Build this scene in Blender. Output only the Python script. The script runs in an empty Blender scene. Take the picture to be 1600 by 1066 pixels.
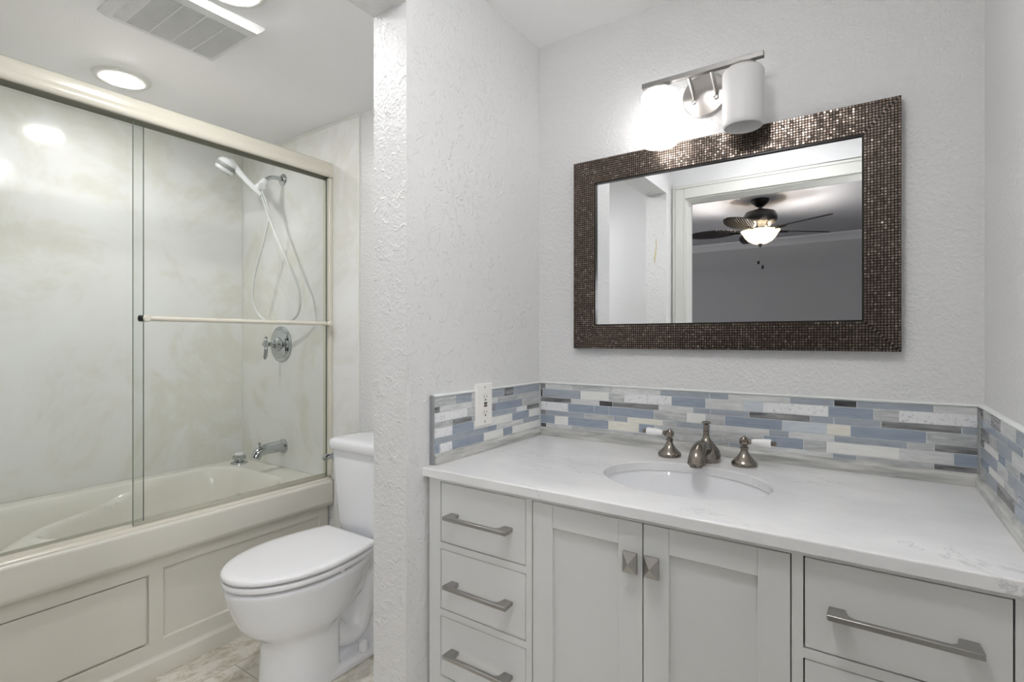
import bpy, bmesh, math, random
from mathutils import Vector, Matrix
random.seed(7)
PI = math.pi
sc = bpy.context.scene
COL = sc.collection

# ------------------------------------------------------------------ camera
cam_d = bpy.data.cameras.new('camera')
cam = bpy.data.objects.new('camera', cam_d)
COL.objects.link(cam)
cam_d.sensor_width = 36.0
cam_d.sensor_fit = 'HORIZONTAL'
cam_d.lens = 811.0 / 1600.0 * 36.0
cam_d.shift_y = -3.0 / 1600.0
cam_d.clip_start = 0.02
cam.location = (0.0, 0.0, 1.2)
cam.rotation_euler = (PI / 2, 0.0, math.radians(34.15))
sc.camera = cam

# ------------------------------------------------------------------ world / exposure
wd = bpy.data.worlds.new('world')
wd.use_nodes = True
wd.node_tree.nodes['Background'].inputs['Color'].default_value = (1.0, 1.0, 1.0, 1)
wd.node_tree.nodes['Background'].inputs['Strength'].default_value = 1.6
sc.world = wd
sc.view_settings.view_transform = 'Standard'
sc.view_settings.look = 'None'
sc.view_settings.exposure = 1.15
sc.view_settings.gamma = 1.0
sc.view_settings.use_curve_mapping = False
sc.cycles.use_denoising = True
sc.cycles.max_bounces = 16
sc.cycles.diffuse_bounces = 8
sc.cycles.glossy_bounces = 6
sc.cycles.transparent_max_bounces = 16
sc.cycles.sample_clamp_indirect = 6.0

# lamp strengths: real fixtures, plus two added fill lamps
L_TUB = 60.0        # recessed light over the tub
L_CAN = 98.0        # recessed light over the toilet
L_FILL_VANITY = 20.0     # added fill: unseen flush ceiling light over the vanity floor
L_SHADE = 2.7       # lit sconce shade
L_FILL_FLOOR = 12.5         # added fill: shade of an unseen bedroom floor lamp
FAN_BULB = 30.0      # bulb in the bedroom fan light

# room numbers (metres)
W = 1.545           # back wall plane
XB = -0.935         # partition, vanity side
XP = -1.054         # partition, toilet side
XR = 0.222          # right wall
XT = -2.847         # wall behind tub
ZC = 2.21           # bathroom ceiling
PY = 0.914          # partition end
ZH = 2.035          # header underside
CT = 0.872          # countertop top
GY = 1.531          # mirror glass plane
ZR = 0.545          # tub rim height

# ------------------------------------------------------------------ helpers
def lin(c):
    r = []
    for v in c[:3]:
        v /= 255.0
        r.append(v / 12.92 if v <= 0.04045 else ((v + 0.055) / 1.055) ** 2.4)
    return (r[0], r[1], r[2], 1.0)

class MB:
    """collects geometry of one part"""
    def __init__(s):
        s.v = []; s.f = []; s.m = []
    def add(s, vs, fs, mi=0):
        o = len(s.v)
        s.v += [tuple(p) for p in vs]
        s.f += [tuple(i + o for i in f) for f in fs]
        s.m += [mi] * len(fs)
        return s
    def box(s, x0, x1, y0, y1, z0, z1, mi=0):
        vs = [(x0, y0, z0), (x1, y0, z0), (x1, y1, z0), (x0, y1, z0), (x0, y0, z1), (x1, y0, z1), (x1, y1, z1), (x0, y1, z1)]
        return s.add(vs, [(0, 3, 2, 1), (4, 5, 6, 7), (0, 1, 5, 4), (1, 2, 6, 5), (2, 3, 7, 6), (3, 0, 4, 7)], mi)
    def loft(s, rings, cap0=True, cap1=True, mi=0, closed=True):
        n = len(rings[0]); vs = [p for r in rings for p in r]; fs = []
        for k in range(len(rings) - 1):
            for i in range(n if closed else n - 1):
                j = (i + 1) % n
                fs.append((k * n + i, k * n + j, (k + 1) * n + j, (k + 1) * n + i))
        if cap0: fs.append(tuple(reversed(range(n))))
        if cap1: fs.append(tuple((len(rings) - 1) * n + i for i in range(n)))
        return s.add(vs, fs, mi)
    def tube(s, pts, r, n=12, mi=0, cap=True):
        pts = [Vector(p) for p in pts]
        if not isinstance(r, (list, tuple)): r = [r] * len(pts)
        rings = []; up = None
        for i, p in enumerate(pts):
            a = pts[max(i - 1, 0)]; b = pts[min(i + 1, len(pts) - 1)]
            t = (b - a).normalized()
            if up is None:
                up = Vector((0, 0, 1)) if abs(t.z) < 0.9 else Vector((1, 0, 0))
            u = (up - t * up.dot(t)).normalized(); w = t.cross(u); up = u
            rings.append([p + (u * math.cos(2 * PI * k / n) + w * math.sin(2 * PI * k / n)) * r[i] for k in range(n)])
        return s.loft(rings, cap, cap, mi)
    def lathe(s, base, axis, prof, n=32, mi=0, cap=True):
        """prof: list of (radius, height along axis)"""
        base = Vector(base); a = Vector(axis).normalized()
        u = a.orthogonal().normalized(); w = a.cross(u)
        rings = [[base + a * h + (u * math.cos(2 * PI * k / n) + w * math.sin(2 * PI * k / n)) * max(r, 1e-5) for k in range(n)] for r, h in prof]
        return s.loft(rings, cap, cap, mi)
    def build(s, name, mats, parent=None, smooth=35, bevel=0.0, seg=2, tagd=None):
        me = bpy.data.meshes.new(name)
        off = Vector((0, 0, 0))
        if parent is not None:
            q = parent
            while q is not None:
                off += q.location; q = q.parent
        me.from_pydata([tuple(Vector(p) - off) for p in s.v], [], s.f)
        if not isinstance(mats, (list, tuple)): mats = [mats]
        for m in mats: me.materials.append(m)
        for p, mi in zip(me.polygons, s.m): p.material_index = mi
        bm = bmesh.new(); bm.from_mesh(me)
        bmesh.ops.remove_doubles(bm, verts=bm.verts, dist=1e-6)
        bmesh.ops.recalc_face_normals(bm, faces=bm.faces)
        bm.to_mesh(me); bm.free()
        if smooth:
            for p in me.polygons: p.use_smooth = True
            me.set_sharp_from_angle(angle=math.radians(smooth))
        o = bpy.data.objects.new(name, me); COL.objects.link(o)
        if parent is not None: o.parent = parent
        if bevel:
            b = o.modifiers.new('bevel', 'BEVEL'); b.width = bevel; b.segments = seg
            b.limit_method = 'ANGLE'; b.angle_limit = math.radians(40); b.harden_normals = False
        return o

def thing(name, label, cat, loc, group=None):
    o = bpy.data.objects.new(name, None); COL.objects.link(o)
    o.empty_display_size = 0.05; o.location = loc
    o['label'] = label; o['category'] = cat
    if group: o['group'] = group
    return o
def tag(o, label, cat, group=None):
    o['label'] = label; o['category'] = cat
    if group: o['group'] = group
    return o
def struct(o, label=None):
    o['kind'] = 'structure'
    if label: o['label'] = label
    return o
def rrect(x0, x1, y0, y1, r, z, n=6):
    pts = []
    for cx, cy, a0 in ((x1 - r, y1 - r, 0), (x0 + r, y1 - r, 90), (x0 + r, y0 + r, 180), (x1 - r, y0 + r, 270)):
        for k in range(n + 1):
            a = math.radians(a0 + 90 * k / n)
            pts.append((cx + r * math.cos(a), cy + r * math.sin(a), z))
    return pts
def spline(pts, n=8):
    P = [Vector(p) for p in pts]; out = []
    for i in range(len(P) - 1):
        p0 = P[max(i - 1, 0)]; p1 = P[i]; p2 = P[i + 1]; p3 = P[min(i + 2, len(P) - 1)]
        for k in range(n):
            t = k / n
            out.append(0.5 * ((2 * p1) + (p2 - p0) * t + (2 * p0 - 5 * p1 + 4 * p2 - p3) * t * t + (3 * p1 - p0 - 3 * p2 + p3) * t ** 3))
    out.append(P[-1]); return out

# ------------------------------------------------------------------ materials
def newmat(name, col, rough=0.5, metal=0.0, spec=0.5, coat=0.0):
    m = bpy.data.materials.new(name); m.use_nodes = True
    b = m.node_tree.nodes['Principled BSDF']
    b.inputs['Base Color'].default_value = lin(col)
    b.inputs['Roughness'].default_value = rough
    b.inputs['Metallic'].default_value = metal
    b.inputs['Specular IOR Level'].default_value = spec
    b.inputs['Coat Weight'].default_value = coat
    return m
def N(m, t, **kw):
    n = m.node_tree.nodes.new(t)
    for k, v in kw.items():
        if hasattr(n, k) and not isinstance(v, dict): setattr(n, k, v)
    return n
def LK(m, a, b): m.node_tree.links.new(a, b)
def BS(m): return m.node_tree.nodes['Principled BSDF']
def coord(m, scale=(1, 1, 1)):
    tc = N(m, 'ShaderNodeTexCoord'); mp = N(m, 'ShaderNodeMapping')
    mp.inputs['Scale'].default_value = scale
    LK(m, tc.outputs['Object'], mp.inputs['Vector']); return mp.outputs['Vector']
def noise(m, vec, scale, detail=3, rough=0.5, dist=0.0):
    n = N(m, 'ShaderNodeTexNoise')
    n.inputs['Scale'].default_value = scale; n.inputs['Detail'].default_value = detail
    n.inputs['Roughness'].default_value = rough; n.inputs['Distortion'].default_value = dist
    LK(m, vec, n.inputs['Vector']); return n.outputs['Fac']
def ramp(m, fac, stops):
    r = N(m, 'ShaderNodeValToRGB'); el = r.color_ramp.elements
    while len(el) < len(stops): el.new(0.5)
    for e, (p, c) in zip(el, stops):
        e.position = p; e.color = lin(c) if len(c) == 3 else c
    LK(m, fac, r.inputs['Fac']); return r.outputs['Color']
def gramp(m, fac, a, b): return ramp(m, fac, [(a, (0, 0, 0, 1)), (b, (1, 1, 1, 1))])
def math_(m, op, a, b=None):
    n = N(m, 'ShaderNodeMath'); n.operation = op
    for i, v in enumerate((a, b)):
        if v is None: continue
        if isinstance(v, (int, float)): n.inputs[i].default_value = v
        else: LK(m, v, n.inputs[i])
    return n.outputs[0]
def mixc(m, fac, a, b):
    n = N(m, 'ShaderNodeMix'); n.data_type = 'RGBA'
    if isinstance(fac, (int, float)): n.inputs[0].default_value = fac
    else: LK(m, fac, n.inputs[0])
    for i, v in ((6, a), (7, b)):
        if isinstance(v, tuple): n.inputs[i].default_value = lin(v)
        else: LK(m, v, n.inputs[i])
    return n.outputs[2]
def bump(m, h, strength, dist=0.002):
    b = N(m, 'ShaderNodeBump'); b.inputs['Strength'].default_value = strength
    b.inputs['Distance'].default_value = dist
    LK(m, h, b.inputs['Height']); LK(m, b.outputs['Normal'], BS(m).inputs['Normal'])

def wallpaint(name, col, rough, scale, strength, knock=0.0):
    m = newmat(name, col, rough)
    v = coord(m)
    a = noise(m, v, scale, 3, 0.55)
    h = gramp(m, a, 0.40, 0.62)
    if knock:
        k = noise(m, v, 38, 2, 0.5, 1.2)
        kk = gramp(m, k, 0.58, 0.66)
        h = math_(m, 'ADD', math_(m, 'MULTIPLY', h, 0.5), math_(m, 'MULTIPLY', kk, knock))
    bump(m, h, strength, 0.002)
    return m
M_wall = wallpaint('wall paint textured', (221, 221, 221), 0.42, 120, 0.6)
M_part = wallpaint('partition paint heavy texture', (221, 221, 221), 0.34, 110, 0.60, 1.2)
M_toilwall = wallpaint('toilet room paint', (232, 232, 234), 0.45, 130, 0.2)
M_ceil = wallpaint('ceiling paint', (240, 240, 240), 0.6, 60, 0.06)
M_bed = wallpaint('bedroom grey paint', (168, 168, 170), 0.6, 90, 0.1)
M_bedceil = newmat('bedroom ceiling paint', (172, 172, 178), 0.7)
M_trim = newmat('white trim paint', (222, 222, 217), 0.35)
M_crown = newmat('crown trim paint', (196, 196, 200), 0.4)
M_cab = newmat('light grey cabinet paint', (216, 217, 216), 0.38)
M_dark = newmat('dark gap', (30, 30, 30), 0.8)
M_porc = newmat('white porcelain', (236, 237, 240), 0.08, 0, 0.5, 0.3)
M_seat = newmat('white plastic seat', (238, 238, 240), 0.18)
M_sink = newmat('sink vitreous china', (236, 237, 239), 0.1)
M_tub = newmat('almond acrylic', (234, 232, 224), 0.16, 0, 0.5)
M_apron = newmat('almond apron', (218, 216, 206), 0.28)
M_track = newmat('almond coated aluminium', (214, 210, 196), 0.25)
M_chrome = newmat('polished chrome', (188, 192, 195), 0.07, 1.0)
M_nickel = newmat('brushed nickel', (190, 186, 182), 0.28, 1.0)
M_pewter = newmat('dark brushed nickel', (148, 141, 132), 0.24, 1.0)
M_bar = newmat('satin nickel bar', (138, 136, 134), 0.38, 1.0)
M_pull = newmat('satin nickel pull', (172, 170, 167), 0.34, 1.0)
M_mirror = newmat('mirror silver', (238, 240, 240), 0.0, 1.0)
M_ceramic = newmat('porcelain lever', (240, 240, 240), 0.12)
M_plastic = newmat('white shower plastic', (232, 234, 236), 0.2)
M_greyplastic = newmat('grey shower band', (150, 152, 150), 0.3)
M_hose = newmat('pale vinyl hose', (222, 224, 222), 0.25)
M_white = newmat('outlet plastic', (240, 238, 234), 0.3)
M_black = newmat('black plastic', (18, 18, 18), 0.4)
M_red = newmat('reset button dark red', (70, 30, 28), 0.4)
M_vent = newmat('vent plastic', (222, 223, 221), 0.45)
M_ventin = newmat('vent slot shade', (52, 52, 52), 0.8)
M_grout = newmat('white grout', (226, 229, 228), 0.7)
M_fan = newmat('dark bronze fan metal', (24, 22, 21), 0.35, 0.3)
M_yel = newmat('dried yellow drip', (205, 188, 140), 0.5)

def tilemat(name, c0, c1, rough, stretch=(6, 6, 40), sc_=3.0, sp=0.5, lo=0.35, hi=0.65):
    m = newmat(name, c0, rough, 0, sp)
    v = coord(m, stretch)
    f = noise(m, v, sc_, 4, 0.6, 0.6)
    LK(m, ramp(m, f, [(lo, c0), (hi, c1)]), BS(m).inputs['Base Color'])
    return m
TM = {
 'B': tilemat('blue glass tile', (143, 154, 170), (157, 167, 181), 0.08),
 'G': tilemat('grey blue matte glass tile', (150, 158, 168), (168, 175, 183), 0.3),
 'P': tilemat('pale blue marble tile', (190, 198, 207), (206, 212, 217), 0.3),
 'g': tilemat('grey marble tile', (160, 163, 165), (204, 206, 205), 0.28),
 'l': tilemat('light marble tile', (196, 198, 198), (222, 223, 222), 0.28),
 'w': tilemat('white marble tile', (226, 227, 224), (236, 236, 233), 0.3),
 'c': tilemat('cream marble tile', (222, 220, 208), (236, 234, 224), 0.3),
 'D': tilemat('dark streaked marble tile', (92, 93, 96), (160, 160, 160), 0.25, (5, 5, 60), 2.0),
 'K': tilemat('charcoal tile', (48, 49, 52), (96, 96, 98), 0.2, (5, 5, 60), 2.0),
 's': tilemat('rough split white stone tile', (176, 178, 182), (234, 235, 237), 0.55, (60, 60, 60), 2.5, 0.5, 0.30, 0.44),
}
v = coord(TM['s'], (1, 1, 1)); bump(TM['s'], noise(TM['s'], v, 160, 4, 0.7), 0.8, 0.002)
M_base = tilemat('grey marble base trim', (160, 161, 158), (206, 206, 202), 0.25, (3, 3, 30), 2.5)
M_edge = newmat('grey metal edge trim', (140, 142, 146), 0.4)
M_cap = newmat('white pencil trim', (232, 235, 233), 0.3)

# countertop: white quartz with thin grey veins
M_ctop = newmat('white quartz countertop', (230, 230, 230), 0.16, 0, 0.5)
v = coord(M_ctop, (1, 1.7, 1)); v.node.inputs['Location'].default_value = (3.3, 1.2, 0)
n1 = noise(M_ctop, v, 2.6, 6, 0.62, 1.6)
d = math_(M_ctop, 'ABSOLUTE', math_(M_ctop, 'SUBTRACT', n1, 0.5))
vein = ramp(M_ctop, d, [(0.0, (1, 1, 1, 1)), (0.011, (0, 0, 0, 1))])
msk = gramp(M_ctop, noise(M_ctop, v, 2.3, 2), 0.52, 0.66)
vm = math_(M_ctop, 'MULTIPLY', math_(M_ctop, 'MULTIPLY', vein, msk), 0.45)
cl = ramp(M_ctop, noise(M_ctop, v, 5, 4, 0.6), [(0.3, (224, 224, 225)), (0.7, (236, 236, 236))])
LK(M_ctop, mixc(M_ctop, vm, cl, (150, 152, 155)), BS(M_ctop).inputs['Base Color'])

# shower surround: glossy cream cultured marble
M_sur = newmat('cream cultured marble panel', (214, 212, 200), 0.13, 0, 0.5)
v = coord(M_sur, (1, 1, 1))
c1 = noise(M_sur, v, 2.1, 8, 0.66, 0.55)
c2 = noise(M_sur, v, 3.2, 8, 0.7, 0.8)
base = ramp(M_sur, c1, [(0.36, (233, 234, 234)), (0.48, (231, 231, 229)), (0.58, (221, 220, 212)), (0.68, (229, 229, 225))])
vein = ramp(M_sur, math_(M_sur, 'ABSOLUTE', math_(M_sur, 'SUBTRACT', c2, 0.5)), [(0.0, (1, 1, 1, 1)), (0.018, (0, 0, 0, 1))])
vmm = math_(M_sur, 'MULTIPLY', math_(M_sur, 'MULTIPLY', vein, gramp(M_sur, c1, 0.50, 0.62)), 0.20)
LK(M_sur, mixc(M_sur, vmm, base, (206, 204, 192)), BS(M_sur).inputs['Base Color'])

# floor tile
M_floor = newmat('beige stone look floor tile', (190, 182, 165), 0.35)
tc = N(M_floor, 'ShaderNodeTexCoord'); mp = N(M_floor, 'ShaderNodeMapping')
mp.inputs['Location'].default_value = (0.095, 0.09, 0); mp.inputs['Rotation'].default_value = (0, 0, PI / 2)
LK(M_floor, tc.outputs['Object'], mp.inputs['Vector'])
br = N(M_floor, 'ShaderNodeTexBrick'); LK(M_floor, mp.outputs['Vector'], br.inputs['Vector'])
br.inputs['Scale'].default_value = 1.0; br.inputs['Mortar Size'].default_value = 0.002
br.inputs['Brick Width'].default_value = 0.61; br.inputs['Row Height'].default_value = 0.305
br.inputs['Color1'].default_value = (1, 1, 1, 1); br.inputs['Color2'].default_value = (0.92, 0.92, 0.92, 1)
br.inputs['Mortar'].default_value = (0, 0, 0, 1)
v = coord(M_floor, (1.5, 1, 1))
st = ramp(M_floor, noise(M_floor, v, 9, 12, 0.78, 0.7), [(0.34, (165, 154, 135)), (0.46, (208, 201, 186)), (0.56, (234, 231, 223)), (0.68, (208, 201, 186))])
mul = N(M_floor, 'ShaderNodeMix'); mul.data_type = 'RGBA'; mul.blend_type = 'MULTIPLY'; mul.inputs[0].default_value = 1
LK(M_floor, st, mul.inputs[6]); LK(M_floor, br.outputs['Color'], mul.inputs[7])
LK(M_floor, mixc(M_floor, br.outputs['Fac'], mul.outputs[2], (176, 171, 160)), BS(M_floor).inputs['Base Color'])
bump(M_floor, math_(M_floor, 'SUBTRACT', 1.0, br.outputs['Fac']), 0.3, 0.002)
M_carpet = newmat('grey carpet', (130, 128, 126), 0.95)
v = coord(M_carpet); bump(M_carpet, noise(M_carpet, v, 300, 2), 0.6, 0.004)

# mirror frame mosaic
M_mos = newmat('bronze mosaic chips', (110, 100, 92), 0.26, 0.9)
v = coord(M_mos, (1, 1, 1))
vo = N(M_mos, 'ShaderNodeTexVoronoi'); vo.inputs['Scale'].default_value = 150; LK(M_mos, v, vo.inputs['Vector'])
sx = N(M_mos, 'ShaderNodeSeparateColor'); LK(M_mos, vo.outputs['Color'], sx.inputs[0])
LK(M_mos, ramp(M_mos, sx.outputs[0], [(0.0, (104, 93, 85)), (0.85, (132, 119, 109)), (1.0, (172, 160, 150))]), BS(M_mos).inputs['Base Color'])
M_frameb = newmat('dark bronze frame board', (36, 30, 27), 0.45, 0.5)

def emit(name, col, strength, base=(235, 235, 235)):
    m = newmat(name, base, 0.3)
    BS(m).inputs['Emission Color'].default_value = lin(col)
    BS(m).inputs['Emission Strength'].default_value = strength
    return m
M_can = emit('lit recessed lens', (253, 252, 252), L_CAN)
M_cantub = emit('lit recessed lens over tub', (253, 252, 252), L_TUB)
M_fillvan = emit('lit fill ceiling globe', (253, 252, 252), L_FILL_VANITY)
M_shadeon = emit('lit frosted glass', (255, 252, 250), L_SHADE)
M_shadeoff = newmat('unlit frosted glass', (222, 221, 221), 0.45)
BS(M_shadeoff).inputs['Transmission Weight'].default_value = 0.0
BS(M_shadeoff).inputs['Subsurface Weight'].default_value = 0.3
BS(M_shadeoff).inputs['Subsurface Radius'].default_value = (0.02, 0.02, 0.02)
M_bowl = emit('lit alabaster bowl', (255, 226, 180), 1.6, (240, 225, 195))

# clear glass: light passes, fresnel reflections
M_glass = bpy.data.materials.new('clear shower glass'); M_glass.use_nodes = True
nt = M_glass.node_tree; nt.nodes.remove(nt.nodes['Principled BSDF'])
tr = nt.nodes.new('ShaderNodeBsdfTransparent'); tr.inputs['Color'].default_value = (0.972, 0.98, 0.972, 1)
gl = nt.nodes.new('ShaderNodeBsdfGlossy'); gl.inputs['Roughness'].default_value = 0.0
fr = nt.nodes.new('ShaderNodeFresnel'); fr.inputs['IOR'].default_value = 1.3
mx = nt.nodes.new('ShaderNodeMixShader')
nt.links.new(fr.outputs[0], mx.inputs[0]); nt.links.new(tr.outputs[0], mx.inputs[1]); nt.links.new(gl.outputs[0], mx.inputs[2])
nt.links.new(mx.outputs[0], nt.nodes['Material Output'].inputs['Surface'])
M_gedge = newmat('green glass edge', (120, 135, 122), 0.2)

# ------------------------------------------------------------------ room shell
struct(MB().box(-2.97, XR + 0.12, -0.12, W + 0.12, -0.1, 0).build('floor', M_floor, smooth=0))
struct(MB().box(-2.97, XR + 0.12, -0.12, W + 0.12, ZC, ZC + 0.35).build('ceiling', M_ceil, smooth=0))
struct(MB().box(-2.97, XR + 0.12, W, W + 0.12, 0, ZC).build('wall_back', M_wall, smooth=0))
struct(MB().box(XR, XR + 0.12, 0, W, 0, ZC).build('wall_right', M_wall, smooth=0))
struct(MB().box(XT - 0.12, XT, 0, W, 0, ZC).build('wall_left', M_toilwall, smooth=0))
DX0, DX1, DZ = -0.868, 0.145, 2.02
struct(MB().box(-2.97, DX0, -0.12, 0, 0, ZC).box(DX1, XR + 0.12, -0.12, 0, 0, ZC).box(DX0, DX1, -0.12, 0, DZ, ZC)
       .build('wall_front', M_toilwall, smooth=0))
p = MB()
p.box(XP, XB, PY, W, 0, ZC); p.box(XP, XB, 0.113, PY, ZH, ZC); p.box(XP, XB, 0, 0.113, 0, ZC)
struct(p.build('wall_partition', M_part, smooth=0, bevel=0.0), 'textured white partition wall between vanity and toilet')
# door frame to the bedroom (seen in the mirror)
p = MB()
cw = 0.067
p.box(DX0 - cw + 0.006, DX0 + 0.006, 0.0, 0.014, 0, DZ + cw); p.box(DX0 - cw + 0.006, DX0 - cw + 0.022, 0.0, 0.02, 0, DZ + cw)
p.box(DX1 - 0.006, DX1 + cw - 0.006, 0.0, 0.014, 0, DZ + cw); p.box(DX1 + cw - 0.022, DX1 + cw - 0.006, 0.0, 0.02, 0, DZ + cw)
p.box(DX0 + 0.006, DX1 - 0.006, 0.0, 0.014, DZ - 0.006, DZ + cw); p.box(DX0 - cw + 0.022, DX1 + cw - 0.022, 0.0, 0.02, DZ + cw - 0.016, DZ + cw)
struct(p.build('trim_1', M_trim, bevel=0.002), 'white door casing around the bedroom doorway')
p = MB()
p.box(DX0, DX0 + 0.012, -0.12, 0.0, 0, DZ); p.box(DX1 - 0.012, DX1, -0.12, 0.0, 0, DZ); p.box(DX0 + 0.012, DX1 - 0.012, -0.12, 0.0, DZ - 0.012, DZ)
struct(p.build('trim_2', M_trim, bevel=0.001), 'white door jamb lining the doorway')
# bedroom behind the camera
BZ = 2.44
struct(MB().box(-3.2, 1.8, -4.2, -0.12, -0.1, 0).build('floor_bedroom', M_carpet, smooth=0))
struct(MB().box(-3.2, 1.8, -4.2, -0.12, BZ, BZ + 0.1).build('ceiling_bedroom', M_bedceil, smooth=0))
struct(MB().box(-3.2, 1.8, -4.2, -4.08, 0, BZ).build('wall_bedroom_far', M_bed, smooth=0))
struct(MB().box(-3.2, -3.08, -4.08, -3.2, 0, BZ).box(-3.2, -3.08, -1.4, -0.12, 0, BZ).box(-3.2, -3.08, -3.2, -1.4, 0, 0.9).box(-3.2, -3.08, -3.2, -1.4, 2.1, BZ).build('wall_bedroom_left', M_bed, smooth=0))
p = MB()  # unseen window, added to let sky light brighten the bedroom
for y in (-3.2, -2.32, -1.44): p.box(-3.18, -3.13, y, y + 0.04, 0.9, 2.1)
p.box(-3.18, -3.13, -3.16, -1.44, 0.9, 0.94).box(-3.18, -3.13, -3.16, -1.44, 2.06, 2.1)
struct(p.build('fill_window_1', M_trim, smooth=0), 'white frame of an added bedroom window that brightens the room')
pl = bpy.data.lights.new('fill_window_portal', 'AREA'); pl.shape = 'RECTANGLE'; pl.size = 1.2; pl.size_y = 1.8
pl.cycles.is_portal = True
plo = bpy.data.objects.new('fill_window_portal', pl); COL.objects.link(plo); plo.location = (-3.21, -2.3, 1.5); plo.rotation_euler = (0, -PI / 2, 0)
struct(MB().box(1.68, 1.8, -4.08, -0.12, 0, BZ).build('wall_bedroom_right', M_bed, smooth=0))
struct(MB().box(-3.08, DX0, -0.18, -0.12, 0, BZ).box(DX1, 1.68, -0.18, -0.12, 0, BZ).box(DX0, DX1, -0.18, -0.12, DZ, BZ)
       .build('wall_bedroom_near', M_bed, smooth=0))
prof = [(0, 0), (0.012, 0), (0.018, 0.012), (0.03, 0.03), (0.05, 0.05), (0.068, 0.062), (0.08, 0.072), (0.08, 0.09), (0, 0.09)]
p = MB().loft([[(x, -4.08 + a, BZ - 0.09 + b) for a, b in prof] for x in (-3.08, 1.68)])
struct(p.build('trim_3', M_crown, smooth=20), 'white crown moulding on the bedroom wall')
# dried drip on the end of the short wall stub by the bedroom door
p = MB()
pts = [(-0.992, 1.785), (-0.995, 1.76), (-0.993, 1.735), (-0.998, 1.70), (-1.003, 1.66), (-1.004, 1.64)]
wd_ = [0.0015, 0.0025, 0.002, 0.0035, 0.004, 0.002]
p.loft([[(x - w_, 0.1128, z), (x + w_, 0.1128, z), (x + w_ * .6, 0.1148, z), (x - w_ * .6, 0.1148, z)] for (x, z), w_ in zip(pts, wd_)])
tag(p.build('wall_drip', M_yel), 'thin yellowish dried drip on the white wall by the bedroom doorway', 'stain')

# ------------------------------------------------------------------ recessed lights
def make_can(x, y, z, r, label, group=None, mat=None):
    t = thing('recessed_light', label, 'ceiling light', (x, y, z), group)
    MB().lathe((x, y, z), (0, 0, -1), [(r, 0), (r * 0.99, 0.004), (r * 0.93, 0.008), (r * 0.68, 0.010), (r * 0.66, 0.009), (r * 0.64, 0.004)], 48).build('trim_ring', M_trim, t)
    MB().lathe((x, y, z - 0.004), (0, 0, -1), [(r * 0.64, 0), (r * 0.635, 0.005), (r * 0.58, 0.009), (r * 0.4, 0.012), (r * 0.2, 0.013), (0, 0.0135)], 48).build('lens', mat or M_can, t)
    return t
make_can(-2.375, 0.815, ZC, 0.095, 'round lit recessed light in the ceiling over the bathtub', None, M_cantub)
can = make_can(-1.50, 0.78, ZC, 0.095, 'round lit recessed light in the ceiling nearest the partition wall, cut by the frame')
# added flush ceiling lamp, unseen, gives fill light over the vanity floor
t = thing('fill_ceiling_lamp', 'added fill light, a round white flush ceiling lamp above the vanity area, out of the photo', 'ceiling light', (-0.36, 0.48, ZC))
MB().lathe((-0.36, 0.48, ZC), (0, 0, -1), [(0.14, 0), (0.14, 0.02), (0.13, 0.025)], 48).build('base', M_nickel, t)
MB().lathe((-0.36, 0.48, ZC - 0.025), (0, 0, -1), [(0.125, 0), (0.12, 0.02), (0.1, 0.04), (0.06, 0.055), (0, 0.06)], 48).build('fill_lamp_diffuser', M_fillvan, t)

# ------------------------------------------------------------------ exhaust vent
VX0, VX1, VY0, VY1 = -1.938, -1.612, 0.60, 0.945
t = thing('exhaust_vent', 'white square exhaust fan grille on the ceiling beside the tub light', 'vent', ((VX0 + VX1) / 2, (VY0 + VY1) / 2, ZC))
p = MB()
gx0, gx1, gy0, gy1 = VX0 + 0.035, VX1 - 0.05, VY0 + 0.062, VY1 - 0.028
def frame_ring(x0, x1, y0, y1, z): return [(x0, y0, z), (x1, y0, z), (x1, y1, z), (x0, y1, z)]
p.loft([frame_ring(VX0, VX1, VY0, VY1, ZC), frame_ring(VX0, VX1, VY0, VY1, ZC - 0.007), frame_ring(VX0 + 0.016, VX1 - 0.016, VY0 + 0.016, VY1 - 0.016, ZC - 0.022),
        frame_ring(gx0, gx1, gy0, gy1, ZC - 0.023), frame_ring(gx0, gx1, gy0, gy1, ZC - 0.012)], False, False)
p.build('grille_frame', M_vent, t, smooth=15)
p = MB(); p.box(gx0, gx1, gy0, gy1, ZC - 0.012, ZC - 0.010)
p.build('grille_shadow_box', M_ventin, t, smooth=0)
p = MB(); n = 30
for k in range(n):
    x = gx0 + (gx1 - gx0) * (k + 0.5) / n
    p.box(x - 0.0015, x + 0.0015, gy0, gy1, ZC - 0.0225, ZC - 0.014)
for k in range(1, 4):
    y = gy0 + (gy1 - gy0) * k / 4 + 0.0
    p.box(gx0, gx1, y - 0.0018, y + 0.0018, ZC - 0.0232, ZC - 0.013)
for k in range(26):
    x = gx0 + (gx1 - gx0) * (k + 0.5) / 26
    p.box(x - 0.003, x + 0.001, gy0 - 0.034, gy0 - 0.004, ZC - 0.0238, ZC - 0.0225)
p.build('louver', M_vent, t, smooth=0)

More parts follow.
